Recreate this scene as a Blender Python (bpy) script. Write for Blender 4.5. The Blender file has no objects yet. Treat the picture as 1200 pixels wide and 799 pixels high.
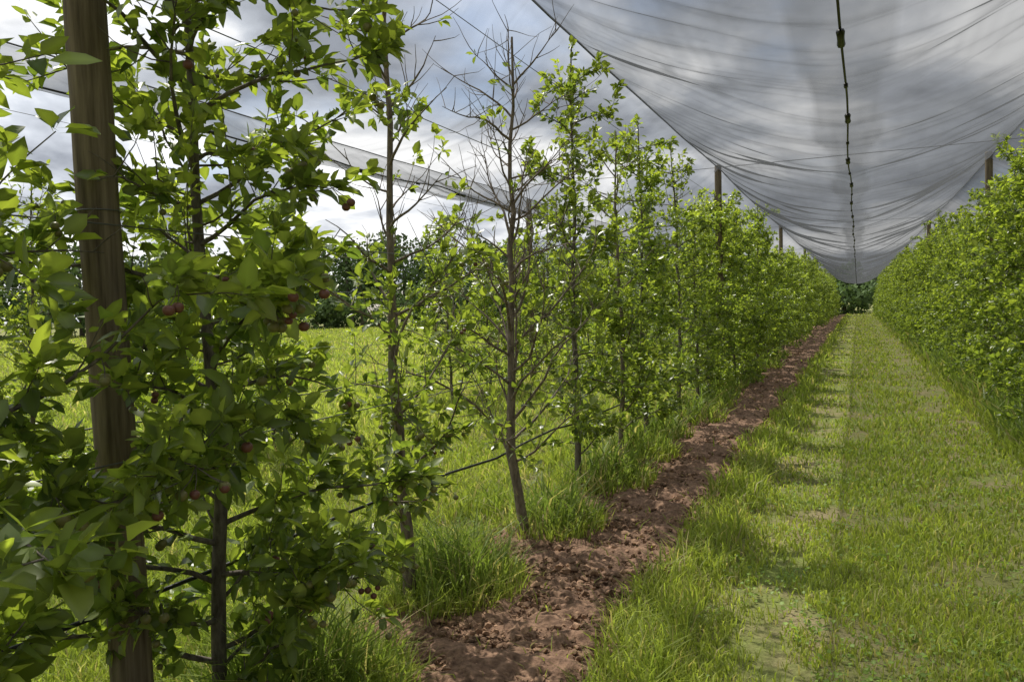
import bpy, math, random
import numpy as np
from mathutils import Matrix, Vector

sc = bpy.context.scene
sc.view_settings.view_transform = 'Standard'
sc.view_settings.look = 'None'
sc.view_settings.exposure = 0

# ------------------------------------------------------------------ helpers
def hsh(ix, iy, s):
    n = (ix.astype(np.int64)*374761393 + iy.astype(np.int64)*668265263 + s*144269504) & 0xffffffff
    n = ((n ^ (n >> 13))*1274126177) & 0xffffffff
    return ((n ^ (n >> 16)) & 0xffff)/65535.0
def vnoise(x, y, s=0):
    x = np.asarray(x, float); y = np.asarray(y, float)
    ix = np.floor(x).astype(np.int64); iy = np.floor(y).astype(np.int64)
    fx = x-ix; fy = y-iy
    fx = fx*fx*(3-2*fx); fy = fy*fy*(3-2*fy)
    a = hsh(ix, iy, s); b = hsh(ix+1, iy, s); c = hsh(ix, iy+1, s); d = hsh(ix+1, iy+1, s)
    return (a*(1-fx)+b*fx)*(1-fy)+(c*(1-fx)+d*fx)*fy
def fbm(x, y, s=0, o=4):
    r = 0; a = .5; t = 0
    for i in range(o):
        r = r+a*vnoise(x*2**i, y*2**i, s+i*17); t += a; a *= .5
    return r/t
def nrm(v):
    return v/np.maximum(np.linalg.norm(v, axis=-1, keepdims=True), 1e-9)

def mk(name, V, groups, mats, col=None, smooth=True, link=True):
    me = bpy.data.meshes.new(name)
    V = np.asarray(V, np.float32)
    me.vertices.add(len(V)); me.vertices.foreach_set('co', V.ravel())
    groups = [g for g in groups if len(g[0])]
    li = np.concatenate([np.asarray(g[0]).ravel() for g in groups]).astype(np.int32)
    tot = np.concatenate([np.full(len(g[0]), np.asarray(g[0]).shape[1]) for g in groups]).astype(np.int32)
    st = np.concatenate([[0], np.cumsum(tot)[:-1]]).astype(np.int32)
    mi = np.concatenate([np.full(len(g[0]), g[1]) for g in groups]).astype(np.int32)
    me.loops.add(len(li)); me.loops.foreach_set('vertex_index', li)
    me.polygons.add(len(tot)); me.polygons.foreach_set('loop_start', st)
    me.polygons.foreach_set('loop_total', tot)
    me.polygons.foreach_set('material_index', mi)
    me.polygons.foreach_set('use_smooth', np.full(len(tot), smooth))
    for m in mats: me.materials.append(m)
    if col is not None:
        a = me.attributes.new('col', 'FLOAT_COLOR', 'POINT')
        c = np.ones((len(V), 4), np.float32); c[:, :3] = col
        a.data.foreach_set('color', c.ravel())
    me.update(calc_edges=True)
    me.validate()
    if not link: return me
    ob = bpy.data.objects.new(name, me); sc.collection.objects.link(ob)
    return ob

class Buf:
    def __init__(s):
        s.V = []; s.C = []; s.G = []; s.n = 0
    def add(s, V, groups, col):
        V = np.asarray(V); s.V.append(V)
        c = np.empty((len(V), 3)); c[:] = col; s.C.append(c)
        for f, m in groups: s.G.append((np.asarray(f)+s.n, m))
        s.n += len(V)
    def out(s, name, mats, smooth=True, link=True):
        gs = {}
        for f, m in s.G: gs.setdefault((f.shape[1], m), []).append(f)
        groups = [(np.concatenate(v), k[1]) for k, v in gs.items()]
        return mk(name, np.concatenate(s.V), groups, mats, np.concatenate(s.C), smooth, link)

def tube(P, R, n=6):
    P = np.asarray(P, float); R = np.asarray(R, float)
    T = np.gradient(P, axis=0); T = nrm(T)
    ref = np.array([0.31, 0.17, 0.93]) if abs(T[0][2]) < .8 else np.array([1.0, 0.1, 0.05])
    A = nrm(np.cross(T, ref)); B = np.cross(T, A)
    th = np.arange(n)*2*math.pi/n
    V = P[:, None, :]+R[:, None, None]*(A[:, None, :]*np.cos(th)[None, :, None]+B[:, None, :]*np.sin(th)[None, :, None])
    m = len(P); i = np.arange(m-1)[:, None]*n; j = np.arange(n)[None, :]; j2 = (j+1) % n
    F = np.stack([i+j, i+j2, i+n+j2, i+n+j], -1).reshape(-1, 4)
    return V.reshape(-1, 3), F

# ------------------------------------------------------------------ materials
def newmat(name):
    m = bpy.data.materials.new(name); m.use_nodes = True
    nt = m.node_tree; nt.nodes.clear()
    return m, nt, nt.nodes, nt.links
def N(nodes, t, **kw):
    n = nodes.new(t)
    for k, v in kw.items(): setattr(n, k, v)
    return n

def foliage_mat(name, back=(1.4, 1.25, 1.7), trans=(2.5, 2.5, 0.8), tf=.45, rough=.34, spec=.55):
    m, nt, nd, lk = newmat(name)
    at = N(nd, 'ShaderNodeAttribute', attribute_name='col')
    geo = N(nd, 'ShaderNodeNewGeometry')
    mulb = N(nd, 'ShaderNodeMixRGB', blend_type='MULTIPLY'); mulb.inputs[0].default_value = 1
    mulb.inputs[2].default_value = (*back, 1)
    lk.new(at.outputs['Color'], mulb.inputs[1])
    mx = N(nd, 'ShaderNodeMixRGB'); lk.new(geo.outputs['Backfacing'], mx.inputs[0])
    lk.new(at.outputs['Color'], mx.inputs[1]); lk.new(mulb.outputs[0], mx.inputs[2])
    p = N(nd, 'ShaderNodeBsdfPrincipled'); p.inputs['Roughness'].default_value = rough
    p.inputs['Specular IOR Level'].default_value = spec
    lk.new(mx.outputs[0], p.inputs['Base Color'])
    tc = N(nd, 'ShaderNodeMixRGB', blend_type='MULTIPLY'); tc.inputs[0].default_value = 1
    tc.inputs[2].default_value = (*trans, 1); lk.new(at.outputs['Color'], tc.inputs[1])
    tr = N(nd, 'ShaderNodeBsdfTranslucent'); lk.new(tc.outputs[0], tr.inputs[0])
    ms = N(nd, 'ShaderNodeMixShader'); ms.inputs[0].default_value = tf
    lk.new(p.outputs[0], ms.inputs[1]); lk.new(tr.outputs[0], ms.inputs[2])
    o = N(nd, 'ShaderNodeOutputMaterial'); lk.new(ms.outputs[0], o.inputs[0])
    return m

def rough_mat(name, c1, c2, scale=(10, 10, 10), rough=.85, bump=.4, attr=False, dist=.01):
    m, nt, nd, lk = newmat(name)
    tc = N(nd, 'ShaderNodeTexCoord'); mp = N(nd, 'ShaderNodeMapping')
    mp.inputs['Scale'].default_value = scale; lk.new(tc.outputs['Object'], mp.inputs[0])
    no = N(nd, 'ShaderNodeTexNoise'); no.inputs['Scale'].default_value = 1; no.inputs['Detail'].default_value = 6
    no.inputs['Roughness'].default_value = .65
    lk.new(mp.outputs[0], no.inputs[0])
    cr = N(nd, 'ShaderNodeValToRGB'); cr.color_ramp.elements[0].position = .32; cr.color_ramp.elements[1].position = .68
    cr.color_ramp.elements[0].color = (*c1, 1); cr.color_ramp.elements[1].color = (*c2, 1)
    lk.new(no.outputs[0], cr.inputs[0])
    p = N(nd, 'ShaderNodeBsdfPrincipled'); p.inputs['Roughness'].default_value = rough
    p.inputs['Specular IOR Level'].default_value = .25
    src = cr.outputs[0]
    if attr:
        at = N(nd, 'ShaderNodeAttribute', attribute_name='col')
        mu = N(nd, 'ShaderNodeMixRGB', blend_type='MULTIPLY'); mu.inputs[0].default_value = 1
        lk.new(src, mu.inputs[1]); lk.new(at.outputs['Color'], mu.inputs[2]); src = mu.outputs[0]
    lk.new(src, p.inputs['Base Color'])
    b = N(nd, 'ShaderNodeBump'); b.inputs['Strength'].default_value = bump; b.inputs['Distance'].default_value = dist
    lk.new(no.outputs[0], b.inputs['Height']); lk.new(b.outputs[0], p.inputs['Normal'])
    o = N(nd, 'ShaderNodeOutputMaterial'); lk.new(p.outputs[0], o.inputs[0])
    return m

def plain_mat(name, c, rough=.5, metal=0):
    m, nt, nd, lk = newmat(name)
    p = N(nd, 'ShaderNodeBsdfPrincipled'); p.inputs['Base Color'].default_value = (*c, 1)
    p.inputs['Roughness'].default_value = rough; p.inputs['Metallic'].default_value = metal
    no = N(nd, 'ShaderNodeTexNoise'); no.inputs['Scale'].default_value = 60
    b = N(nd, 'ShaderNodeBump'); b.inputs['Strength'].default_value = .15; lk.new(no.outputs[0], b.inputs['Height'])
    lk.new(b.outputs[0], p.inputs['Normal'])
    o = N(nd, 'ShaderNodeOutputMaterial'); lk.new(p.outputs[0], o.inputs[0])
    return m

M_leaf = foliage_mat('apple_leaf')
M_grass = foliage_mat('grass_blade', back=(1, 1, 1), trans=(1.5, 1.6, .8), tf=.4, rough=.5, spec=.3)
M_far = foliage_mat('distant_foliage', back=(1, 1, 1), trans=(1.3, 1.4, .8), tf=.2, rough=.8, spec=.1)
M_bark = rough_mat('apple_bark', (.065, .054, .045), (.23, .20, .17), (45, 45, 14), .85, .6, False, .004)
M_dead = rough_mat('dead_bark', (.085, .066, .055), (.30, .245, .20), (45, 45, 14), .85, .6, False, .004)
M_post = rough_mat('weathered_post_wood', (.085, .063, .043), (.29, .23, .16), (38, 38, 2.2), .85, .7, False, .006)
M_soil = rough_mat('tilled_soil', (.095, .055, .037), (.34, .21, .14), (22, 22, 22), .95, 1.0, False, .02)
M_clod = rough_mat('soil_clod', (.12, .074, .050), (.41, .265, .18), (30, 30, 30), .95, .8, True, .01)
M_pipe = plain_mat('black_polyethylene', (.018, .018, .02), .45)
M_wire = plain_mat('galvanised_wire', (.16, .16, .17), .4, .6)
M_black = plain_mat('black_plastic', (.012, .012, .013), .4)

m, nt, nd, lk = newmat('young_apple_skin'); M_apple = m
at = N(nd, 'ShaderNodeAttribute', attribute_name='col'); p = N(nd, 'ShaderNodeBsdfPrincipled')
p.inputs['Roughness'].default_value = .38; lk.new(at.outputs['Color'], p.inputs['Base Color'])
o = N(nd, 'ShaderNodeOutputMaterial'); lk.new(p.outputs[0], o.inputs[0])

# ground
m, nt, nd, lk = newmat('meadow_ground'); M_ground = m
tc = N(nd, 'ShaderNodeTexCoord')
n1 = N(nd, 'ShaderNodeTexNoise'); n1.inputs['Scale'].default_value = 1.4; n1.inputs['Detail'].default_value = 8; n1.inputs['Roughness'].default_value = .7
n2 = N(nd, 'ShaderNodeTexNoise'); n2.inputs['Scale'].default_value = 45; n2.inputs['Detail'].default_value = 5
lk.new(tc.outputs['Object'], n1.inputs[0]); lk.new(tc.outputs['Object'], n2.inputs[0])
cr = N(nd, 'ShaderNodeValToRGB')
e = cr.color_ramp.elements; e[0].position = .38; e[0].color = (.36, .30, .17, 1); e[1].position = .64; e[1].color = (.26, .33, .08, 1)
x = e.new(.5); x.color = (.26, .27, .10, 1)
lk.new(n1.outputs[0], cr.inputs[0])
mu = N(nd, 'ShaderNodeMixRGB', blend_type='MULTIPLY'); mu.inputs[0].default_value = .6
lk.new(cr.outputs[0], mu.inputs[1]); lk.new(n2.outputs[0], mu.inputs[2])
p = N(nd, 'ShaderNodeBsdfPrincipled'); p.inputs['Roughness'].default_value = .95; p.inputs['Specular IOR Level'].default_value = .1
lk.new(mu.outputs[0], p.inputs['Base Color'])
b = N(nd, 'ShaderNodeBump'); b.inputs['Strength'].default_value = .8; b.inputs['Distance'].default_value = .02
lk.new(n2.outputs[0], b.inputs['Height']); lk.new(b.outputs[0], p.inputs['Normal'])
o = N(nd, 'ShaderNodeOutputMaterial'); lk.new(p.outputs[0], o.inputs[0])

# hail net: thread coverage per vertex (attribute) + more threads in line at glancing angles
def net_mat():
    m, nt, nd, lk = newmat('hail_net_mesh')
    at = N(nd, 'ShaderNodeAttribute', attribute_name='col')
    lw = N(nd, 'ShaderNodeLayerWeight'); lw.inputs[0].default_value = .3
    lm = N(nd, 'ShaderNodeMath', operation='MULTIPLY'); lm.inputs[1].default_value = .42; lk.new(lw.outputs['Facing'], lm.inputs[0])
    s2 = N(nd, 'ShaderNodeMath', operation='ADD', use_clamp=True); lk.new(at.outputs['Fac'], s2.inputs[0]); lk.new(lm.outputs[0], s2.inputs[1])
    df = N(nd, 'ShaderNodeBsdfDiffuse'); df.inputs[0].default_value = (.10, .105, .115, 1)
    tl = N(nd, 'ShaderNodeBsdfTranslucent'); tl.inputs[0].default_value = (.11, .115, .125, 1)
    m1 = N(nd, 'ShaderNodeMixShader'); m1.inputs[0].default_value = .5; lk.new(df.outputs[0], m1.inputs[1]); lk.new(tl.outputs[0], m1.inputs[2])
    tp = N(nd, 'ShaderNodeBsdfTransparent')
    m2 = N(nd, 'ShaderNodeMixShader'); lk.new(s2.outputs[0], m2.inputs[0]); lk.new(tp.outputs[0], m2.inputs[1]); lk.new(m1.outputs[0], m2.inputs[2])
    o = N(nd, 'ShaderNodeOutputMaterial'); lk.new(m2.outputs[0], o.inputs[0])
    return m
M_net = net_mat()

# ------------------------------------------------------------------ world + sun
SUN_EL = math.radians(55)
sd2 = np.array([-.76, .65]); sd2 /= np.linalg.norm(sd2)
sundir = Vector((sd2[0]*math.cos(SUN_EL), sd2[1]*math.cos(SUN_EL), math.sin(SUN_EL)))
w = bpy.data.worlds.new('World'); sc.world = w; w.use_nodes = True
nt = w.node_tree; nd = nt.nodes; lk = nt.links; nd.clear()
sky = N(nd, 'ShaderNodeTexSky', sky_type='NISHITA'); sky.sun_disc = False
sky.sun_elevation = SUN_EL; sky.sun_rotation = math.atan2(sundir.x, sundir.y)
bg1 = N(nd, 'ShaderNodeBackground'); bg1.inputs[1].default_value = .13; lk.new(sky.outputs[0], bg1.inputs[0])
tc = N(nd, 'ShaderNodeTexCoord'); sp = N(nd, 'ShaderNodeSeparateXYZ'); lk.new(tc.outputs['Generated'], sp.inputs[0])
za = N(nd, 'ShaderNodeMath', operation='ADD'); za.inputs[1].default_value = .25; lk.new(sp.outputs[2], za.inputs[0])
zm = N(nd, 'ShaderNodeMath', operation='MAXIMUM'); zm.inputs[1].default_value = .12; lk.new(za.outputs[0], zm.inputs[0])
dx = N(nd, 'ShaderNodeMath', operation='DIVIDE'); lk.new(sp.outputs[0], dx.inputs[0]); lk.new(zm.outputs[0], dx.inputs[1])
dy = N(nd, 'ShaderNodeMath', operation='DIVIDE'); lk.new(sp.outputs[1], dy.inputs[0]); lk.new(zm.outputs[0], dy.inputs[1])
cb = N(nd, 'ShaderNodeCombineXYZ'); lk.new(dx.outputs[0], cb.inputs[0]); lk.new(dy.outputs[0], cb.inputs[1]); cb.inputs[2].default_value = 5.2
cn = N(nd, 'ShaderNodeTexNoise'); cn.inputs['Scale'].default_value = 1.75; cn.inputs['Detail'].default_value = 8
cn.inputs['Roughness'].default_value = .52; cn.inputs['Distortion'].default_value = .3; lk.new(cb.outputs[0], cn.inputs[0])
cr = N(nd, 'ShaderNodeValToRGB'); e = cr.color_ramp.elements
e[0].position = .36; e[0].color = (.24, .26, .30, 1); e[1].position = .60; e[1].color = (1.0, 1.0, 1.0, 1)
x = e.new(.48); x.color = (.48, .51, .56, 1)
lk.new(cn.outputs[0], cr.inputs[0])
# cloud glare direction kept on the left of the row
dt = N(nd, 'ShaderNodeVectorMath', operation='DOT_PRODUCT'); lk.new(tc.outputs['Generated'], dt.inputs[0]); dt.inputs[1].default_value = (sundir+Vector((-.12, -.10, 0))).normalized()
mr = N(nd, 'ShaderNodeMapRange'); mr.inputs[1].default_value = .25; mr.inputs[2].default_value = .92; mr.inputs[3].default_value = .66; mr.inputs[4].default_value = 1.9
lk.new(dt.outputs['Value'], mr.inputs[0])
bg2 = N(nd, 'ShaderNodeBackground'); lk.new(cr.outputs[0], bg2.inputs[0]); lk.new(mr.outputs[0], bg2.inputs[1])
n3 = N(nd, 'ShaderNodeTexNoise'); n3.inputs['Scale'].default_value = 1.1; n3.inputs['Detail'].default_value = 6; lk.new(cb.outputs[0], n3.inputs[0])
r3 = N(nd, 'ShaderNodeMapRange'); r3.inputs[1].default_value = .37; r3.inputs[2].default_value = .45; r3.inputs[3].default_value = .4; r3.inputs[4].default_value = 1
lk.new(n3.outputs[0], r3.inputs[0])
mx = N(nd, 'ShaderNodeMixShader'); lk.new(r3.outputs[0], mx.inputs[0]); lk.new(bg1.outputs[0], mx.inputs[1]); lk.new(bg2.outputs[0], mx.inputs[2])
wo = N(nd, 'ShaderNodeOutputWorld'); lk.new(mx.outputs[0], wo.inputs[0])

sl = bpy.data.lights.new('sun', 'SUN'); sl.energy = 5.0; sl.angle = math.radians(.5); sl.color = (1, .95, .84)
so = bpy.data.objects.new('sun', sl); sc.collection.objects.link(so)
so.rotation_euler = (-sundir).to_track_quat('-Z', 'Y').to_euler()

# ------------------------------------------------------------------ leaves
LT = np.array([0, .24, .5, .78, 1.0]); LW = np.array([0, .03, .5, .40, 0])
def leaves(buf, P, D, Nn, L, W, col, rng, mat=0):
    n = len(P)
    if n == 0: return
    D = nrm(D); S = nrm(np.cross(D, Nn)); U = np.cross(S, D)
    curl = rng.uniform(-.05, .42, n); fold = rng.uniform(.1, .8, n); wav = rng.uniform(-.08, .08, (n, 2))
    tmpl = [(0, 0)]
    for k in (1, 2, 3):
        for sgn in (-1, 0, 1): tmpl.append((k, sgn))
    tmpl.append((4, 0))
    V = np.empty((n, 11, 3))
    for i, (k, sg) in enumerate(tmpl):
        t = LT[k]; hw = LW[k]*sg
        z = -curl*t*t + fold*abs(hw)*(W/L) + (wav[:, (sg > 0)*1]*abs(sg) if k in (2, 3) else 0)
        V[:, i] = P + D*(t*L)[:, None] + S*(hw*W)[:, None] + U*(z*L)[:, None]
    b = (np.arange(n)*11)[:, None]
    tr = np.concatenate([b+np.array([[0, 2, 1]]), b+np.array([[0, 3, 2]]), b+np.array([[7, 8, 10]]), b+np.array([[8, 9, 10]])])
    q = np.concatenate([b+np.array([[1, 2, 5, 4]]), b+np.array([[2, 3, 6, 5]]), b+np.array([[4, 5, 8, 7]]), b+np.array([[5, 6, 9, 8]])])
    C = np.repeat(col, 11, axis=0).reshape(n, 11, 3).copy()
    C[:, [0, 2, 5, 8]] *= 1.35
    buf.add(V.reshape(-1, 3), [(tr, mat), (q, mat)], C.reshape(-1, 3))

def apple_mesh(buf, c, r, col, mat):
    nu, nv = 10, 7
    ph = np.linspace(0.0, math.pi, nv)
    V = []
    for i, a in enumerate(ph):
        rr = r*math.sin(a)*(1+.06*math.cos(a)); z = r*.95*math.cos(a)
        if i == 0: z -= r*.22
        if i == nv-1: z += r*.15
        for j in range(nu):
            t = 2*math.pi*j/nu; V.append((c[0]+max(rr, r*.02)*math.cos(t), c[1]+max(rr, r*.02)*math.sin(t), c[2]+z))
    F = []
    for i in range(nv-1):
        for j in range(nu): F.append((i*nu+j, i*nu+(j+1) % nu, (i+1)*nu+(j+1) % nu, (i+1)*nu+j))
    V = np.array(V)
    C = np.tile(np.array(col), (len(V), 1))
    s = np.clip((V[:, 0]-c[0])/r*.5+.5, 0, 1)[:, None]
    C = C*(1-s*.35)+np.array([.17, .07, .045])*s*.35
    buf.add(V, [(np.array(F), mat)], C)

POST_XY = np.array([-2.23, 1.83])
def make_tree(name, seed, H=3.4, spread=.75, nl=36, leafp=None, dens=1.0, bias=None, apples=0, dead=False,
              rise=(8, 40), trunk_r=.03, zlo=.42, leafL=(.065, .095), shoots=10, link=False, bright=1.0, lean=0.0, lower=.8,
              twigs=None, prune=None):
    rng = np.random.default_rng(seed); B = Buf()
    leafp = leafp or (lambda z, t: 1.0)
    bm = 1
    k = 16
    zz = np.linspace(-.08, H, k); wx = np.cumsum(rng.normal(0, .013, k)); wy = np.cumsum(rng.normal(0, .013, k))
    wx -= wx[0]; wy -= wy[0]
    TP = np.stack([wx+lean*zz, wy, zz], 1); TR = trunk_r*(1-.82*(zz/H).clip(0, 1)**.9)*(1+rng.normal(0, .05, k)); TR[0] *= 1.35
    v, f = tube(TP, TR, 10); B.add(v, [(f, bm)], (1, 1, 1))
    sp_P = []; sp_T = []; sp_k = []
    def tp(z): return np.array([np.interp(z, zz, TP[:, 0]), np.interp(z, zz, TP[:, 1]), z])
    def sprout(path, t0, step, pz=1.0, young=0.0):
        seg = np.linalg.norm(np.diff(path, axis=0), axis=1); cs = np.concatenate([[0], np.cumsum(seg)]); Lt = cs[-1]
        s = Lt*t0+rng.uniform(0, step)
        while s < Lt+.001:
            p = np.array([np.interp(s, cs, path[:, i]) for i in range(3)])
            d = path[min(np.searchsorted(cs, s), len(path)-1)]-path[max(np.searchsorted(cs, s)-1, 0)]
            if rng.random() < leafp(p[2], s/Lt)*pz:
                sp_P.append(p); sp_T.append(d/max(np.linalg.norm(d), 1e-6)); sp_k.append(young)
            s += step*rng.uniform(.7, 1.3)
        if rng.random() < leafp(path[-1][2], 1)*pz:
            for _ in range(2): sp_P.append(path[-1]); sp_T.append(nrm(path[-1]-path[-2])); sp_k.append(max(young, .5))
    def wander(p0, d, L, n, jit, grav):
        pts = [np.array(p0)]; d = np.array(d, float)
        for i in range(n):
            d = d+rng.normal(0, jit, 3)+np.array([0, 0, grav]); d = d/np.linalg.norm(d)
            pts.append(pts[-1]+d*L/n)
        return np.array(pts)
    ga = rng.uniform(0, 6.28)
    for i in range(nl):
        z = zlo+(H*.94-zlo)*((i+rng.uniform(0, .9))/nl); ga += 2.4+rng.normal(0, .3)
        L = spread*(1-.66*(z/H)**1.3)*rng.uniform(.55, 1.2)
        if z < .65: L *= lower
        hd = np.array([math.cos(ga), math.sin(ga)])
        if bias is not None: L *= max(.45, 1+bias[2]*(hd[0]*bias[0]+hd[1]*bias[1]))
        el = math.radians(rng.uniform(*rise))
        d = [hd[0]*math.cos(el), hd[1]*math.cos(el), math.sin(el)]
        gr = rng.uniform(-.10, .04) if not dead else rng.uniform(-.01, .09)
        path = wander(tp(z), d, L, 8, .13, gr)
        r0 = .0045+.0075*L*(1.0 if L < 1.2 else .8)
        v, f = tube(path, np.linspace(r0, .0016, 9), 6); B.add(v, [(f, bm)], (1, 1, 1))
        sprout(path, .12, .055/dens)
        nt_ = int(L*(twigs or 8)*rng.uniform(.7, 1.2)*max(1, dens))
        for j in range(nt_):
            q = rng.uniform(.12, .97); idx = q*8; a = int(idx)
            p = path[a]*(1-(idx-a))+path[min(a+1, 8)]*(idx-a); ld = nrm(path[min(a+1, 8)]-path[a])
            dd = nrm(ld*.6+rng.normal(0, .6, 3)+np.array([0, 0, .35]))
            LL = rng.uniform(.08, .28)*(1.4 if dead else 1)
            tw = wander(p, dd, LL, 4, .12, .05)
            v, f = tube(tw, np.linspace(.0032 if dead else .0028, .0011, 5), 4); B.add(v, [(f, bm)], (1, 1, 1))
            sprout(tw, .2, .05/dens, 1.0, .25)
    for i in range(shoots):
        z = rng.uniform(H*.3, H*.9); a = rng.uniform(0, 6.28); r = rng.uniform(.03, .4)*spread*(1-.5*z/H)
        p = tp(z)+np.array([math.cos(a)*r, math.sin(a)*r, 0])
        base = tp(z-.05)
        v, f = tube(np.array([base, (base+p)/2+np.array([0, 0, -.01]), p]), [.005, .004, .0035], 5); B.add(v, [(f, bm)], (1, 1, 1))
        sh = wander(p, [math.cos(a)*.25, math.sin(a)*.25, 1], rng.uniform(.25, .6), 6, .07, .05)
        v, f = tube(sh, np.linspace(.0035, .001, 7), 4); B.add(v, [(f, bm)], (1, 1, 1))
        sprout(sh, .05, .035, 1.0, .8)
    sprout(TP[int(k*.8):], .0, .035, 1.0, .8)
    sprout(TP[int(k*.25):], .0, .11, .8, .1)
    if sp_P:
        SP = np.array(sp_P); ST = np.array(sp_T); SK = np.array(sp_k)
        if prune is not None:      # the grower keeps the space in front of the post open
            W_ = SP[:, :2]+np.array([ROW_L, prune]); u = POST_XY/np.linalg.norm(POST_XY)
            off = np.abs(W_[:, 0]*u[1]-W_[:, 1]*u[0]); al_ = W_@u
            zc = np.interp(SP[:, 2], [1.3, 1.9], [0.0, .86])
            kill = (al_ < np.linalg.norm(POST_XY)+.05)&(off < .11)&(rng.random(len(SP)) < zc)
            SP, ST, SK = SP[~kill], ST[~kill], SK[~kill]
        cnt = np.where(SK > .6, rng.integers(2, 4, len(SP)), rng.integers(3, 7, len(SP)))
        idx = np.repeat(np.arange(len(SP)), cnt); n = len(idx)
        P = SP[idx]+rng.normal(0, .006, (n, 3)); yk = SK[idx]
        D = nrm(ST[idx]*rng.uniform(.1, .9, (n, 1))+nrm(rng.normal(0, 1, (n, 3)))*.95+np.array([0, 0, .22]))
        out = P.copy(); out[:, 2] = 0; D = nrm(D+nrm(out)*.35)
        Nn = nrm(np.array([0, 0, 1.0])+rng.normal(0, .55, (n, 3))+np.array([sundir.x, sundir.y, 0])*.2)
        L = rng.uniform(*leafL, n)*np.where(yk > .6, rng.uniform(.6, 1.0, n), 1)*rng.choice([.5, .75, .9, 1, 1.1], n)
        W = L*rng.uniform(.36, .50, n)
        hz = (P[:, 2]/H).clip(0, 1)
        old = np.array([.060, .094, .029]); mid = np.array([.118, .158, .042]); yng = np.array([.23, .275, .070])
        m_ = rng.random(n)[:, None]; col = old*(1-m_)+mid*m_
        ym = np.clip(yk*.75+hz*.28*rng.random(n)+rng.normal(0, .18, n), 0, 1)[:, None]
        col = (col*(1-ym)+yng*ym)*bright*rng.uniform(.75, 1.25, (n, 1))
        leaves(B, P, D, Nn, L, W, col, rng, 0)
        for i in range(apples):
            c3 = rng.integers(0, len(SP), 3); rad = SP[c3, 0]*.9+np.abs(SP[c3, 1])*.2
            p = SP[c3[np.argmax(rad)]]+np.array([.02, -.01, 0])
            r = rng.uniform(.011, .0175)
            c = (.20, .22, .065) if rng.random() < .62 else (.17, .065, .048)
            for q in range(rng.integers(1, 3)):
                pp = p+np.array([rng.normal(.015, .03), rng.normal(0, .03), -.04-rng.uniform(0, .03)])
                v, f = tube(np.array([p, (p+pp)/2+[.004, 0, 0], pp+[0, 0, r*.7]]), [.0012]*3, 4); B.add(v, [(f, bm)], (1, 1, 1))
                apple_mesh(B, pp, r, c, 2)
    return B.out(name, [M_leaf, M_dead if dead else M_bark, M_apple], True, link)

ROW_L, ROW_R, ROW_2 = -2.2, 2.08, -6.4
TREES = []
def place(me, x, y, rot=0, s=1.0, z=0):
    ob = bpy.data.objects.new('apple_tree', me); sc.collection.objects.link(ob)
    ob.location = (x, y, z); ob.rotation_euler = (0, 0, rot); ob.scale = (s, s, s); TREES.append((x, y))
    return ob

def lp1(z, t): return .95 if z < 1.7 else .62
def lp2(z, t): return .92 if z < 1.75 else (.60 if z < 3.0 else .75)
place(make_tree('apple_tree_mesh', 11, 3.5, .98, 54, leafp=lp1, dens=1.35, bias=(.75, .65, .38), apples=55, leafL=(.07, .112), zlo=.22, lower=1, prune=.88, bright=1.1), ROW_L, .88)
place(make_tree('apple_tree_mesh', 12, 3.9, .93, 62, leafp=lp2, dens=1.35, bias=(.75, -.66, .36), apples=105, leafL=(.07, .112), shoots=18, trunk_r=.032, zlo=.2, lower=.95, prune=2.2, bright=1.1), ROW_L, 2.2)
def lpA(z, t): return .80 if z < 1.2 else (.42 if z < 1.9 else (.06 if z < 2.45 else (.55 if z < 2.75 else .02)))
place(make_tree('apple_tree_mesh', 23, 3.9, .78, 34, leafp=lpA, dens=1.0, apples=20, dead=True, rise=(15, 50), shoots=0, zlo=.35, trunk_r=.034, twigs=12), ROW_L, 3.60)
def lpB(z, t): return .28 if z < 1.0 else (.06 if z < 2.2 else .02)
place(make_tree('apple_tree_mesh', 14, 3.40, 1.15, 44, leafp=lpB, dens=.8, dead=True, rise=(15, 55), shoots=0, trunk_r=.038, zlo=.5, twigs=17), ROW_L+.1, 4.95)
place(make_tree('apple_tree_mesh', 15, 3.75, .70, 42, dens=1.1, shoots=18, zlo=.3), ROW_L, 6.40)
def lpD(z, t): return .95 if z < 2.0 else .2
place(make_tree('apple_tree_mesh', 16, 3.3, .8, 36, leafp=lpD, dens=1.1, dead=True, rise=(15, 45), shoots=4, zlo=.3), ROW_L, 7.70)

protos = []
for i, (H, s, nl, sh) in enumerate([(3.3, .90, 42, 22), (3.5, .84, 44, 24), (3.1, .97, 42, 18), (3.35, .92, 44, 26), (3.6, .80, 42, 22), (2.95, .97, 40, 18)]):
    protos.append(make_tree('apple_tree_mesh', 40+i, H, s, nl, dens=1.15, shoots=sh, leafL=(.065, .10), bright=1.2, zlo=.22, lower=1))
sparse = [make_tree('apple_tree_mesh', 60+i, 3.2+.2*i, .75, 34, dens=.85, shoots=14, leafp=lambda z, t: .8) for i in range(2)]

R = random.Random(5)
y = 9.0; i = 0
while y < 84:
    me = sparse[i % 2] if (i in (1,)) else protos[R.randrange(6)]
    place(me, ROW_L+R.uniform(-.1, .1), y, R.uniform(0, 6.28), R.uniform(.86, 1.1)); y += 1.22+R.uniform(-.3, .3); i += 1
y = 2.2
while y < 84:
    place(protos[R.randrange(6)], ROW_R+R.uniform(-.08, .08), y, R.uniform(0, 6.28), R.uniform(.88, 1.12)); y += 1.25+R.uniform(-.2, .2)
y = 1.6
while y < 84:
    if not (8.2 < y < 11.2):
        place((sparse+sparse+protos)[R.randrange(8)], ROW_2+R.uniform(-.06, .06), y, R.uniform(0, 6.28), R.uniform(.85, 1.03))
    y += 1.5+R.uniform(-.1, .1)

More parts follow.
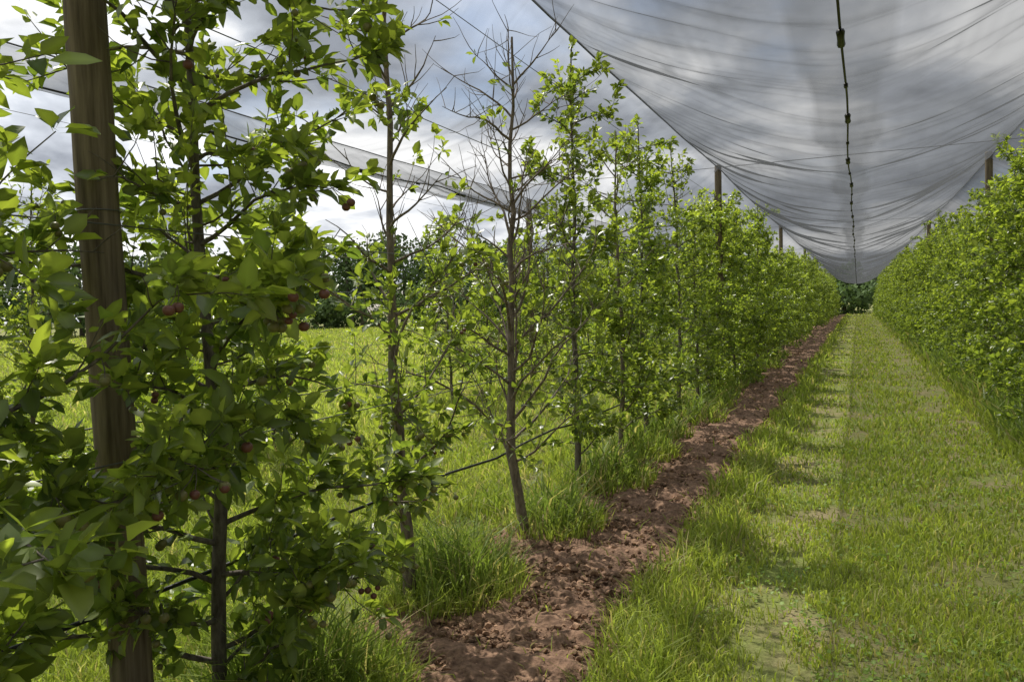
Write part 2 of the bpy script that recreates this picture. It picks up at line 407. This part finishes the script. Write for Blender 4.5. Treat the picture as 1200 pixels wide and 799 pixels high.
# ------------------------------------------------------------------ posts
def post(x, y, h=4.0, r=.062, lean=0):
    rng = np.random.default_rng(int(abs(x*100+y*10)))
    zz = np.concatenate([np.linspace(-.3, h-.03, 24), [h-.012, h, h]])
    rr = np.full(27, r)*np.linspace(1.08, .94, 27)*(1+rng.normal(0, .008, 27)); rr[24] *= .97; rr[25] *= .88; rr[26] = .001
    P = np.stack([np.cumsum(rng.normal(0, .0015, 27)), np.cumsum(rng.normal(0, .0015, 27))+lean*zz, zz], 1)
    th = np.arange(20)*2*math.pi/20
    lump = 1+.02*np.sin(th*3+x)+.012*np.sin(th*7)
    V = np.stack([P[:, None, 0]+rr[:, None]*lump*np.cos(th), P[:, None, 1]+rr[:, None]*lump*np.sin(th), np.repeat(zz[:, None], 20, 1)], -1).reshape(-1, 3)
    a = np.arange(26)[:, None]*20; j = np.arange(20)[None]; j2 = (j+1) % 20
    F = np.stack([a+j, a+j2, a+20+j2, a+20+j], -1).reshape(-1, 4)
    B = Buf(); B.add(V, [(F, 0)], (1, 1, 1))
    for zc in (h-.10, 1.95, 2.65):
        t = np.linspace(0, 2*math.pi, 25); ring = np.stack([np.cos(t)*r*1.04, np.sin(t)*r*1.04+lean*zc, np.full(25, zc)], 1)
        v, f = tube(ring, [.0022]*25, 5); B.add(v, [(f, 1)], (1, 1, 1))
    ob = B.out('wooden_post', [M_post, M_wire]); ob.location = (x, y, 0); return ob
post(ROW_L-.03, 1.88, lean=-.022)
for y in (14.4, 27, 39.6, 52.2, 64.8, 77.4): post(ROW_L-.03, y)
for y in (3.2, 15.8, 28.4, 41, 53.6, 66.2, 78.8): post(ROW_R, y, 4.02)
for y in (3.2, 15.8, 28.4, 41, 53.6, 66.2, 78.8): post(ROW_2, y, 3.9)

# ------------------------------------------------------------------ wires, pipe
def line(name, x, z, r, mat, y0=-3, y1=84, sag=.015, step=.6, wob=.004, seed=1):
    rng = np.random.default_rng(seed); y = np.arange(y0, y1, step); n = len(y)
    ph = ((y-1.8) % 12.6)/12.6
    zz = z-sag*4*ph*(1-ph)+rng.normal(0, wob, n); xx = x+rng.normal(0, wob, n)
    v, f = tube(np.stack([xx, y, zz], 1), np.full(n, r), 6)
    return mk(name, v, [(f, 0)], [mat])
for xr, s in ((ROW_L, 0), (ROW_R, 10), (ROW_2, 20)):
    for i, z in enumerate((1.15, 1.9, 2.65, 3.35)):
        line('trellis_wire', xr+.05, z, .0026, M_wire, seed=s+i, wob=.002)
    line('irrigation_pipe', xr-.05, .66, .008, M_pipe, sag=.06, wob=.014, seed=s+7)
ZR, ZS = 3.93, 3.0
RIDGES = [ROW_R+4.28, ROW_R, ROW_L, ROW_2]
for i, xr in enumerate(RIDGES):
    line('net_ridge_cable', xr, ZR+.01, .009, M_black, seed=70+i, wob=.003, sag=.05)
for y in (1.79, 14.4, 27, 39.6, 52.2, 64.8, 77.4):
    v, f = tube(np.array([[ROW_2, y, 3.97], [ROW_L, y, 3.96], [ROW_R, y, 3.97], [6.3, y, 3.98]]), [.006]*4, 5)
    mk('cross_cable', v, [(f, 0)], [M_wire])

# ------------------------------------------------------------------ hail nets
def seam_z(y, s):
    return ZS+.05*(vnoise(y*.5, y*0+s, 3)-.5)+.035*np.abs(np.sin(y*math.pi/2.0))*-1
def net(xa, xb, seed, base, fold=1.0):
    ys = [ -3.0 ]
    while ys[-1] < 84.1: ys.append(ys[-1]+(.03 if ys[-1] < 9 else (.05 if ys[-1] < 20 else .16)))
    ys = np.array(ys)
    us = np.linspace(0, 1, 91); Y, U = np.meshgrid(ys, us, indexing='ij')
    X = xa+(xb-xa)*U; c = np.abs(2*U-1)
    sz = seam_z(Y, seed)
    Zr = ZR-.05*4*(((Y-1.8) % 12.6)/12.6)*(1-((Y-1.8) % 12.6)/12.6)
    prof = .45*c+.55*c**2.3
    Z = sz+(Zr-sz)*prof
    env = np.sin(np.pi*c.clip(0, 1))**.6
    rip = (fbm(Y*1.7+X*.25, X*.5, seed+5, 3)-.5)*.17+(1-np.abs(2*vnoise(Y*3.1-X*.35, X*.35, seed+9)-1))*-.05
    bil = (fbm(Y*.35, X*.6, seed+31, 2)-.5)*.24
    Z = Z+(rip+bil)*env
    ny, nx = Y.shape
    V = np.stack([X, Y, Z], -1).reshape(-1, 3)
    i = np.arange(ny-1)[:, None]*nx; j = np.arange(nx-1)[None]
    F = np.stack([i+j, i+j+1, i+nx+j+1, i+nx+j], -1).reshape(-1, 4)
    warp = (fbm(X*.9, Y*.9, seed+2, 2)-.5)*1.4
    f1 = np.abs(vnoise(Y*2.6+warp*1.5, X*.45+warp*.3, seed+60)-.5)
    f2 = np.abs(vnoise(Y*5.5+warp*3, X*.6, seed+61)-.5)
    d = base+.16*(fbm(X*1.6, Y*.7, seed+77, 3)-.5)+fold*(.20*np.clip(1-f1/.04, 0, 1)*vnoise(X, Y*.8, seed+3)+.08*np.clip(1-f2/.07, 0, 1))
    d += .05*(vnoise(X*28, Y*1.2, seed+8) > .6)*vnoise(X*2, Y, 5)
    ov = .10+.05*(fbm(Y*.8, Y*0+seed, 4, 2)-.5)*2
    d += .15*np.clip((ov-c)/.02, 0, 1)+np.where(c > .975, .12, 0)
    mk('hail_net', V, [(F, 0)], [M_net], np.repeat(d.clip(.04, .9).reshape(-1, 1), 3, 1))
    yy = np.arange(-3, 84, .12); xm = (xa+xb)/2
    zz = seam_z(yy, seed)-.012
    B = Buf(); v, f = tube(np.stack([xm+.01*np.sin(yy*1.3), yy, zz], 1), np.full(len(yy), .0075), 6); B.add(v, [(f, 0)], (1, 1, 1))
    for yc in np.arange(.5, 84, 1.0):
        zc = float(seam_z(np.array([yc]), seed)[0])-.02; big = (int(round(yc*2)) % 4 == 1)
        l, wd, hh = (.13, .022, .02) if big else (.03, .014, .014)
        th = np.linspace(0, 2*math.pi, 9)
        prof_ = [(-l, .3), (-l*.85, 1), (-l*.2, .85), (l*.2, .85), (l*.85, 1), (l, .3)]
        PV = []
        for (a, s) in prof_:
            for t in th[:-1]: PV.append((xm+.01*math.sin(yc*1.3)+wd*s*math.cos(t), yc+a, zc+hh*s*math.sin(t)))
        FF = []
        for r_ in range(5):
            for q in range(8): FF.append((r_*8+q, r_*8+(q+1) % 8, (r_+1)*8+(q+1) % 8, (r_+1)*8+q))
        B.add(np.array(PV), [(np.array(FF), 0)], (1, 1, 1))
    B.out('net_seam_cable', [M_black])
net(RIDGES[0], RIDGES[1], 7, .26)
net(RIDGES[1], RIDGES[2], 107, .33, .9)
net(RIDGES[2], RIDGES[3], 207, .08, .5)

# ------------------------------------------------------------------ ground
gx = np.concatenate([[-900, -300, -100], np.linspace(-40, 40, 41), [100, 300, 900]])
gy = np.concatenate([[-300, -100, -40], np.linspace(-10, 120, 66), [200, 400, 900]])
GX, GY = np.meshgrid(gx, gy, indexing='ij'); GZ = np.zeros_like(GX)
i = np.arange(len(gx)-1)[:, None]*len(gy); j = np.arange(len(gy)-1)[None]
mk('ground', np.stack([GX, GY, GZ], -1).reshape(-1, 3), [(np.stack([i+j, i+len(gy)+j, i+len(gy)+j+1, i+j+1], -1).reshape(-1, 4), 0)], [M_ground])

SX, SH = -1.69, .62
def soil_prof(x, y, xc, hw):
    e = hw*(1+.35*(fbm(y*1.3, x*0+xc, 5)-.5)*2)+.20*(fbm(x*5, y*5, 9)-.5)
    return np.clip((e-np.abs(x-xc))/.16, -1, 1)
def soil(xc, hw, y0, y1, st):
    ys = [y0]
    while ys[-1] < y1: ys.append(ys[-1]+max(st, (ys[-1])*.004))
    ys = np.array(ys); xs = np.arange(xc-hw*1.5, xc+hw*1.5, st); X, Y = np.meshgrid(xs, ys, indexing='ij')
    k = soil_prof(X, Y, xc, hw)
    rough = (fbm(X*7, Y*7, 21, 4)-.35)*.11+(np.abs(vnoise(X*22, Y*22, 4)-.5))*.04+(fbm(X*2, Y*2, 25, 2)-.5)*.05
    Z = np.where(k > 0, .012+k*(.022+rough), k*.06)
    i = np.arange(len(xs)-1)[:, None]*len(ys); j = np.arange(len(ys)-1)[None]
    F = np.stack([i+j, i+len(ys)+j, i+len(ys)+j+1, i+j+1], -1).reshape(-1, 4)
    mk('soil_strip', np.stack([X, Y, Z], -1).reshape(-1, 3), [(F, 0)], [M_soil])
soil(SX, SH, .5, 84, .015)

rng = np.random.default_rng(3)
t = (1+5**.5)/2
IV = nrm(np.array([(-1, t, 0), (1, t, 0), (-1, -t, 0), (1, -t, 0), (0, -1, t), (0, 1, t), (0, -1, -t), (0, 1, -t), (t, 0, -1), (t, 0, 1), (-t, 0, -1), (-t, 0, 1)], float))
IF = np.array([(0, 11, 5), (0, 5, 1), (0, 1, 7), (0, 7, 10), (0, 10, 11), (1, 5, 9), (5, 11, 4), (11, 10, 2), (10, 7, 6), (7, 1, 8), (3, 9, 4), (3, 4, 2), (3, 2, 6), (3, 6, 8), (3, 8, 9), (4, 9, 5), (2, 4, 11), (6, 2, 10), (8, 6, 7), (9, 8, 1)])
n = 38000
yy = 1.5+np.exp(rng.uniform(0, math.log(26), n))
xx = SX+rng.normal(0, .36, n)
k = soil_prof(xx, yy, SX, SH)
ok = (k > -.35)&(np.abs(xx-SX) < .9); xx = xx[ok]; yy = yy[ok]; n = len(xx)
s = rng.gamma(1.5, .0042, n).clip(.0022, .034)*(1+yy*.02)
V = IV[None]*s[:, None, None]*rng.uniform(.45, 1.5, (n, 12, 1))*np.array([1, 1, .7])
V += np.stack([xx, yy, .03+.03*rng.random(n)+.2*s], 1)[:, None]
F = (IF[None]+(np.arange(n)*12)[:, None, None]).reshape(-1, 3)
cc = np.repeat(rng.uniform(.5, 1.5, (n, 1))*np.array([[1, .97, .93]]), 12, 0)
mk('soil_clods', V.reshape(-1, 3), [(F, 0)], [M_clod], cc, smooth=False)

# ------------------------------------------------------------------ grass
TB = np.array([(x, y) for x, y in TREES if x < 0 and x > -4 and y < 24])
def grass(name, n, rmin, rmax, seed, amin=-72, amax=48):
    rng = np.random.default_rng(seed)
    r = np.exp(rng.uniform(math.log(rmin), math.log(rmax), n)); a = np.radians(rng.uniform(amin, amax, n))
    x = r*np.sin(a); y = r*np.cos(a)
    patch = fbm(x*1.6, y*1.6, 50, 3); fine = fbm(x*7, y*7, 60, 2); patch2 = vnoise(x*.5, y*.5, 66)
    h = np.full(n, .055); p = np.ones(n)
    path = (x > -1.1)&(x < 1.55)
    h = np.where(path, .025+.065*patch+.03*rng.random(n), h)
    p = np.where(path, .28+1.25*np.clip((patch*.6+fine*.4-.34)*3.5, 0, 1), p)
    for tx in (-.35, .95):
        k = np.exp(-((x-tx)/.27)**2); bare = (fbm(x*2.2, y*1.3, 90, 3) < .45)
        p = np.where(path&bare, p*(1-.82*k), p); h = h*(1-.3*k*path)
    ed = (x > -1.25)&(x < -.75); h = np.where(ed, .06+.19*rng.random(n)*(.25+patch), h); p = np.where(ed, 1, p)
    sk = soil_prof(x, y, SX, SH)
    insoil = sk > .25; p = np.where(insoil, .03, p); h = np.where(insoil, .05+.1*rng.random(n), h)
    base = (x > -2.85)&(x < -1.62)
    cl = np.clip((fbm(x*1.8, y*1.8, 33, 2)-.42)*5, 0, 1)*.5
    dtree = np.full(n, 9.0)
    for q, (tx, ty) in enumerate(TB): dtree = np.minimum(dtree, np.hypot(x-tx-.12, (y-ty-.28)*.8)/(.9+.5*((q*37) % 10)/10))
    tuft = np.clip(1.35-dtree/.36, 0, 1)
    cl = np.maximum(cl, tuft)
    h = np.where(base, .06+.46*cl*rng.uniform(.35, 1, n), h)
    p = np.where(base, np.where(insoil, np.where(tuft > .35, 1.0, .03), .3+.9*cl), p)
    al = (x <= -2.85)&(x > -5.3); h = np.where(al, .06+.15*patch*rng.uniform(.5, 1.3, n), h); p = np.where(al, .85, p)
    lf = (x <= -5.3); h = np.where(lf, .10+.18*patch*rng.random(n), h)
    rb = (x > 1.35)&(x < 2.9); ramp = np.clip((x-1.3)/.35, 0, 1)
    h = np.where(rb, .08+.42*ramp*rng.uniform(.35, 1.05, n)*(.5+patch), h); p = np.where(rb, 1, p)
    ok = (rng.random(n) < p)
    x, y, h, r, patch, patch2 = x[ok], y[ok], h[ok], r[ok], patch[ok], patch2[ok]; n = len(x)
    h = h*rng.uniform(.6, 1.25, n)
    th = rng.uniform(0, 6.283, n); wd = (.0020+.0017*rng.random(n))*np.maximum(1, r/3.5)**.88*(1+h*1.5)
    bend = h*rng.uniform(.15, 1.0, n); bt = rng.uniform(0, 6.283, n)
    sx = np.cos(th)*wd; sy = np.sin(th)*wd; bx = np.cos(bt)*bend; by = np.sin(bt)*bend
    V = np.empty((n, 5, 3))
    V[:, 0] = np.stack([x-sx, y-sy, np.full(n, -.005)], 1); V[:, 1] = np.stack([x+sx, y+sy, np.full(n, -.005)], 1)
    V[:, 2] = np.stack([x+bx*.35+sx*.8, y+by*.35+sy*.8, h*.62], 1); V[:, 3] = np.stack([x+bx*.35-sx*.8, y+by*.35-sy*.8, h*.62], 1)
    V[:, 4] = np.stack([x+bx, y+by, h*rng.uniform(.7, 1.0, n)], 1)
    b = (np.arange(n)*5)[:, None]
    g1 = np.array([.265, .325, .066]); g2 = np.array([.44, .48, .11]); g3 = np.array([.15, .22, .06])
    m_ = np.clip(patch2*.8+rng.normal(0, .25, n), 0, 1)[:, None]
    col = g1*(1-m_)+g2*m_
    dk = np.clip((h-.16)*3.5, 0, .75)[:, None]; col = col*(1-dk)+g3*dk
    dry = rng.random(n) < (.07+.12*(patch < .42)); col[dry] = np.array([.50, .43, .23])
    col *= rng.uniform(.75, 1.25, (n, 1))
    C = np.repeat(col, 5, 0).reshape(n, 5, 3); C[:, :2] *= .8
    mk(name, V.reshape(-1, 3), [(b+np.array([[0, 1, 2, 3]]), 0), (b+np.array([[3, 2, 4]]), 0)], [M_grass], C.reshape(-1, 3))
grass('grass', 540000, 1.9, 95, 1)

rng = np.random.default_rng(8); n = 42000
r = np.exp(rng.uniform(math.log(2.2), math.log(22), n)); a = np.radians(rng.uniform(-60, 45, n)); x = r*np.sin(a); y = r*np.cos(a)
ck = fbm(x*2.3, y*2.3, 71, 3)
ok = (ck > .50)&(soil_prof(x, y, SX, SH) < .1)&(x > -5.3); x, y, r = x[ok], y[ok], r[ok]; n = len(x)
B = Buf(); th = rng.uniform(0, 6.283, n)
D = np.stack([np.cos(th), np.sin(th), rng.uniform(0, .7, n)], 1); P = np.stack([x, y, rng.uniform(.015, .055, n)], 1)
L = rng.uniform(.014, .032, n)*(1+r*.03)
col = np.array([.18, .26, .055])*rng.uniform(.7, 1.4, (n, 1))
leaves(B, P, D, nrm(np.array([0, 0, 1.])+rng.normal(0, .35, (n, 3))), L, L*.75, col, rng)
B.out('clover_patch', [M_grass])

# ------------------------------------------------------------------ distant trees
rng = np.random.default_rng(77); B = Buf()
def far_tree(cx, cy, H, Rr, nq, br=1.0):
    v, f = tube(np.array([[cx, cy, 0], [cx+.1, cy, H*.3], [cx, cy, H*.7]]), [.28, .2, .08], 6); B.add(v, [(f, 1)], (1, 1, 1))
    nl_ = 9; lc = np.stack([rng.normal(0, Rr*.45, nl_), rng.normal(0, Rr*.45, nl_), rng.uniform(H*.22, H*.85, nl_)], 1)+[cx, cy, 0]
    lr = rng.uniform(.28, .5, nl_)*Rr
    k = rng.integers(0, nl_, nq); d = nrm(rng.normal(0, 1, (nq, 3))); c = lc[k]+d*(lr[k]*rng.uniform(.6, 1.05, nq))[:, None]*np.array([1, 1, 1.1])
    c[:, 2] = np.maximum(c[:, 2], .2)
    a_ = nrm(rng.normal(0, 1, (nq, 3))); b_ = nrm(np.cross(a_, d+rng.normal(0, .3, (nq, 3)))); s_ = rng.uniform(.12, .34, nq)[:, None]
    V = np.stack([c-a_*s_, c+b_*s_*.7, c+a_*s_, c-b_*s_*.7], 1).reshape(-1, 3)
    col = np.array([.070, .104, .042])*rng.uniform(.6, 1.5, (nq, 1))*(1+.3*rng.random())*br
    B.add(V, [((np.arange(nq)*4)[:, None]+np.array([[0, 1, 2, 3]]), 0)], np.repeat(col, 4, 0))
for i in range(110):
    dg = -78+126*i/110+rng.uniform(-.6, .6); a = math.radians(dg); rr = rng.uniform(92, 112)
    if abs(dg) < 9: far_tree(rr*math.sin(a), rr*math.cos(a), rng.uniform(4.6, 5.4), 2.6, 1400, 1.3)
    else: far_tree(rr*math.sin(a), rr*math.cos(a), rng.uniform(8, 12.5), rng.uniform(3.4, 5.2), 1200)
for i in range(60):
    a = math.radians(-78+126*i/60+rng.uniform(-1, 1)); rr = rng.uniform(86, 91)
    far_tree(rr*math.sin(a), rr*math.cos(a), rng.uniform(2.5, 4.3), rng.uniform(2.5, 3.3), 700, 1.25)
B.out('distant_tree_line', [M_far, M_bark], smooth=False)

# ------------------------------------------------------------------ camera
cd = bpy.data.cameras.new('camera'); co = bpy.data.objects.new('camera', cd); sc.collection.objects.link(co)
cd.lens = 28; cd.sensor_width = 36; cd.clip_start = .05; cd.clip_end = 3000
M = Matrix.Rotation(math.radians(23.5), 4, 'Z') @ Matrix.Rotation(math.radians(90-2.33), 4, 'X') @ Matrix.Rotation(math.radians(-1.7), 4, 'Z')
co.matrix_world = Matrix.Translation((0, 0, 1.6)) @ M
sc.camera = co
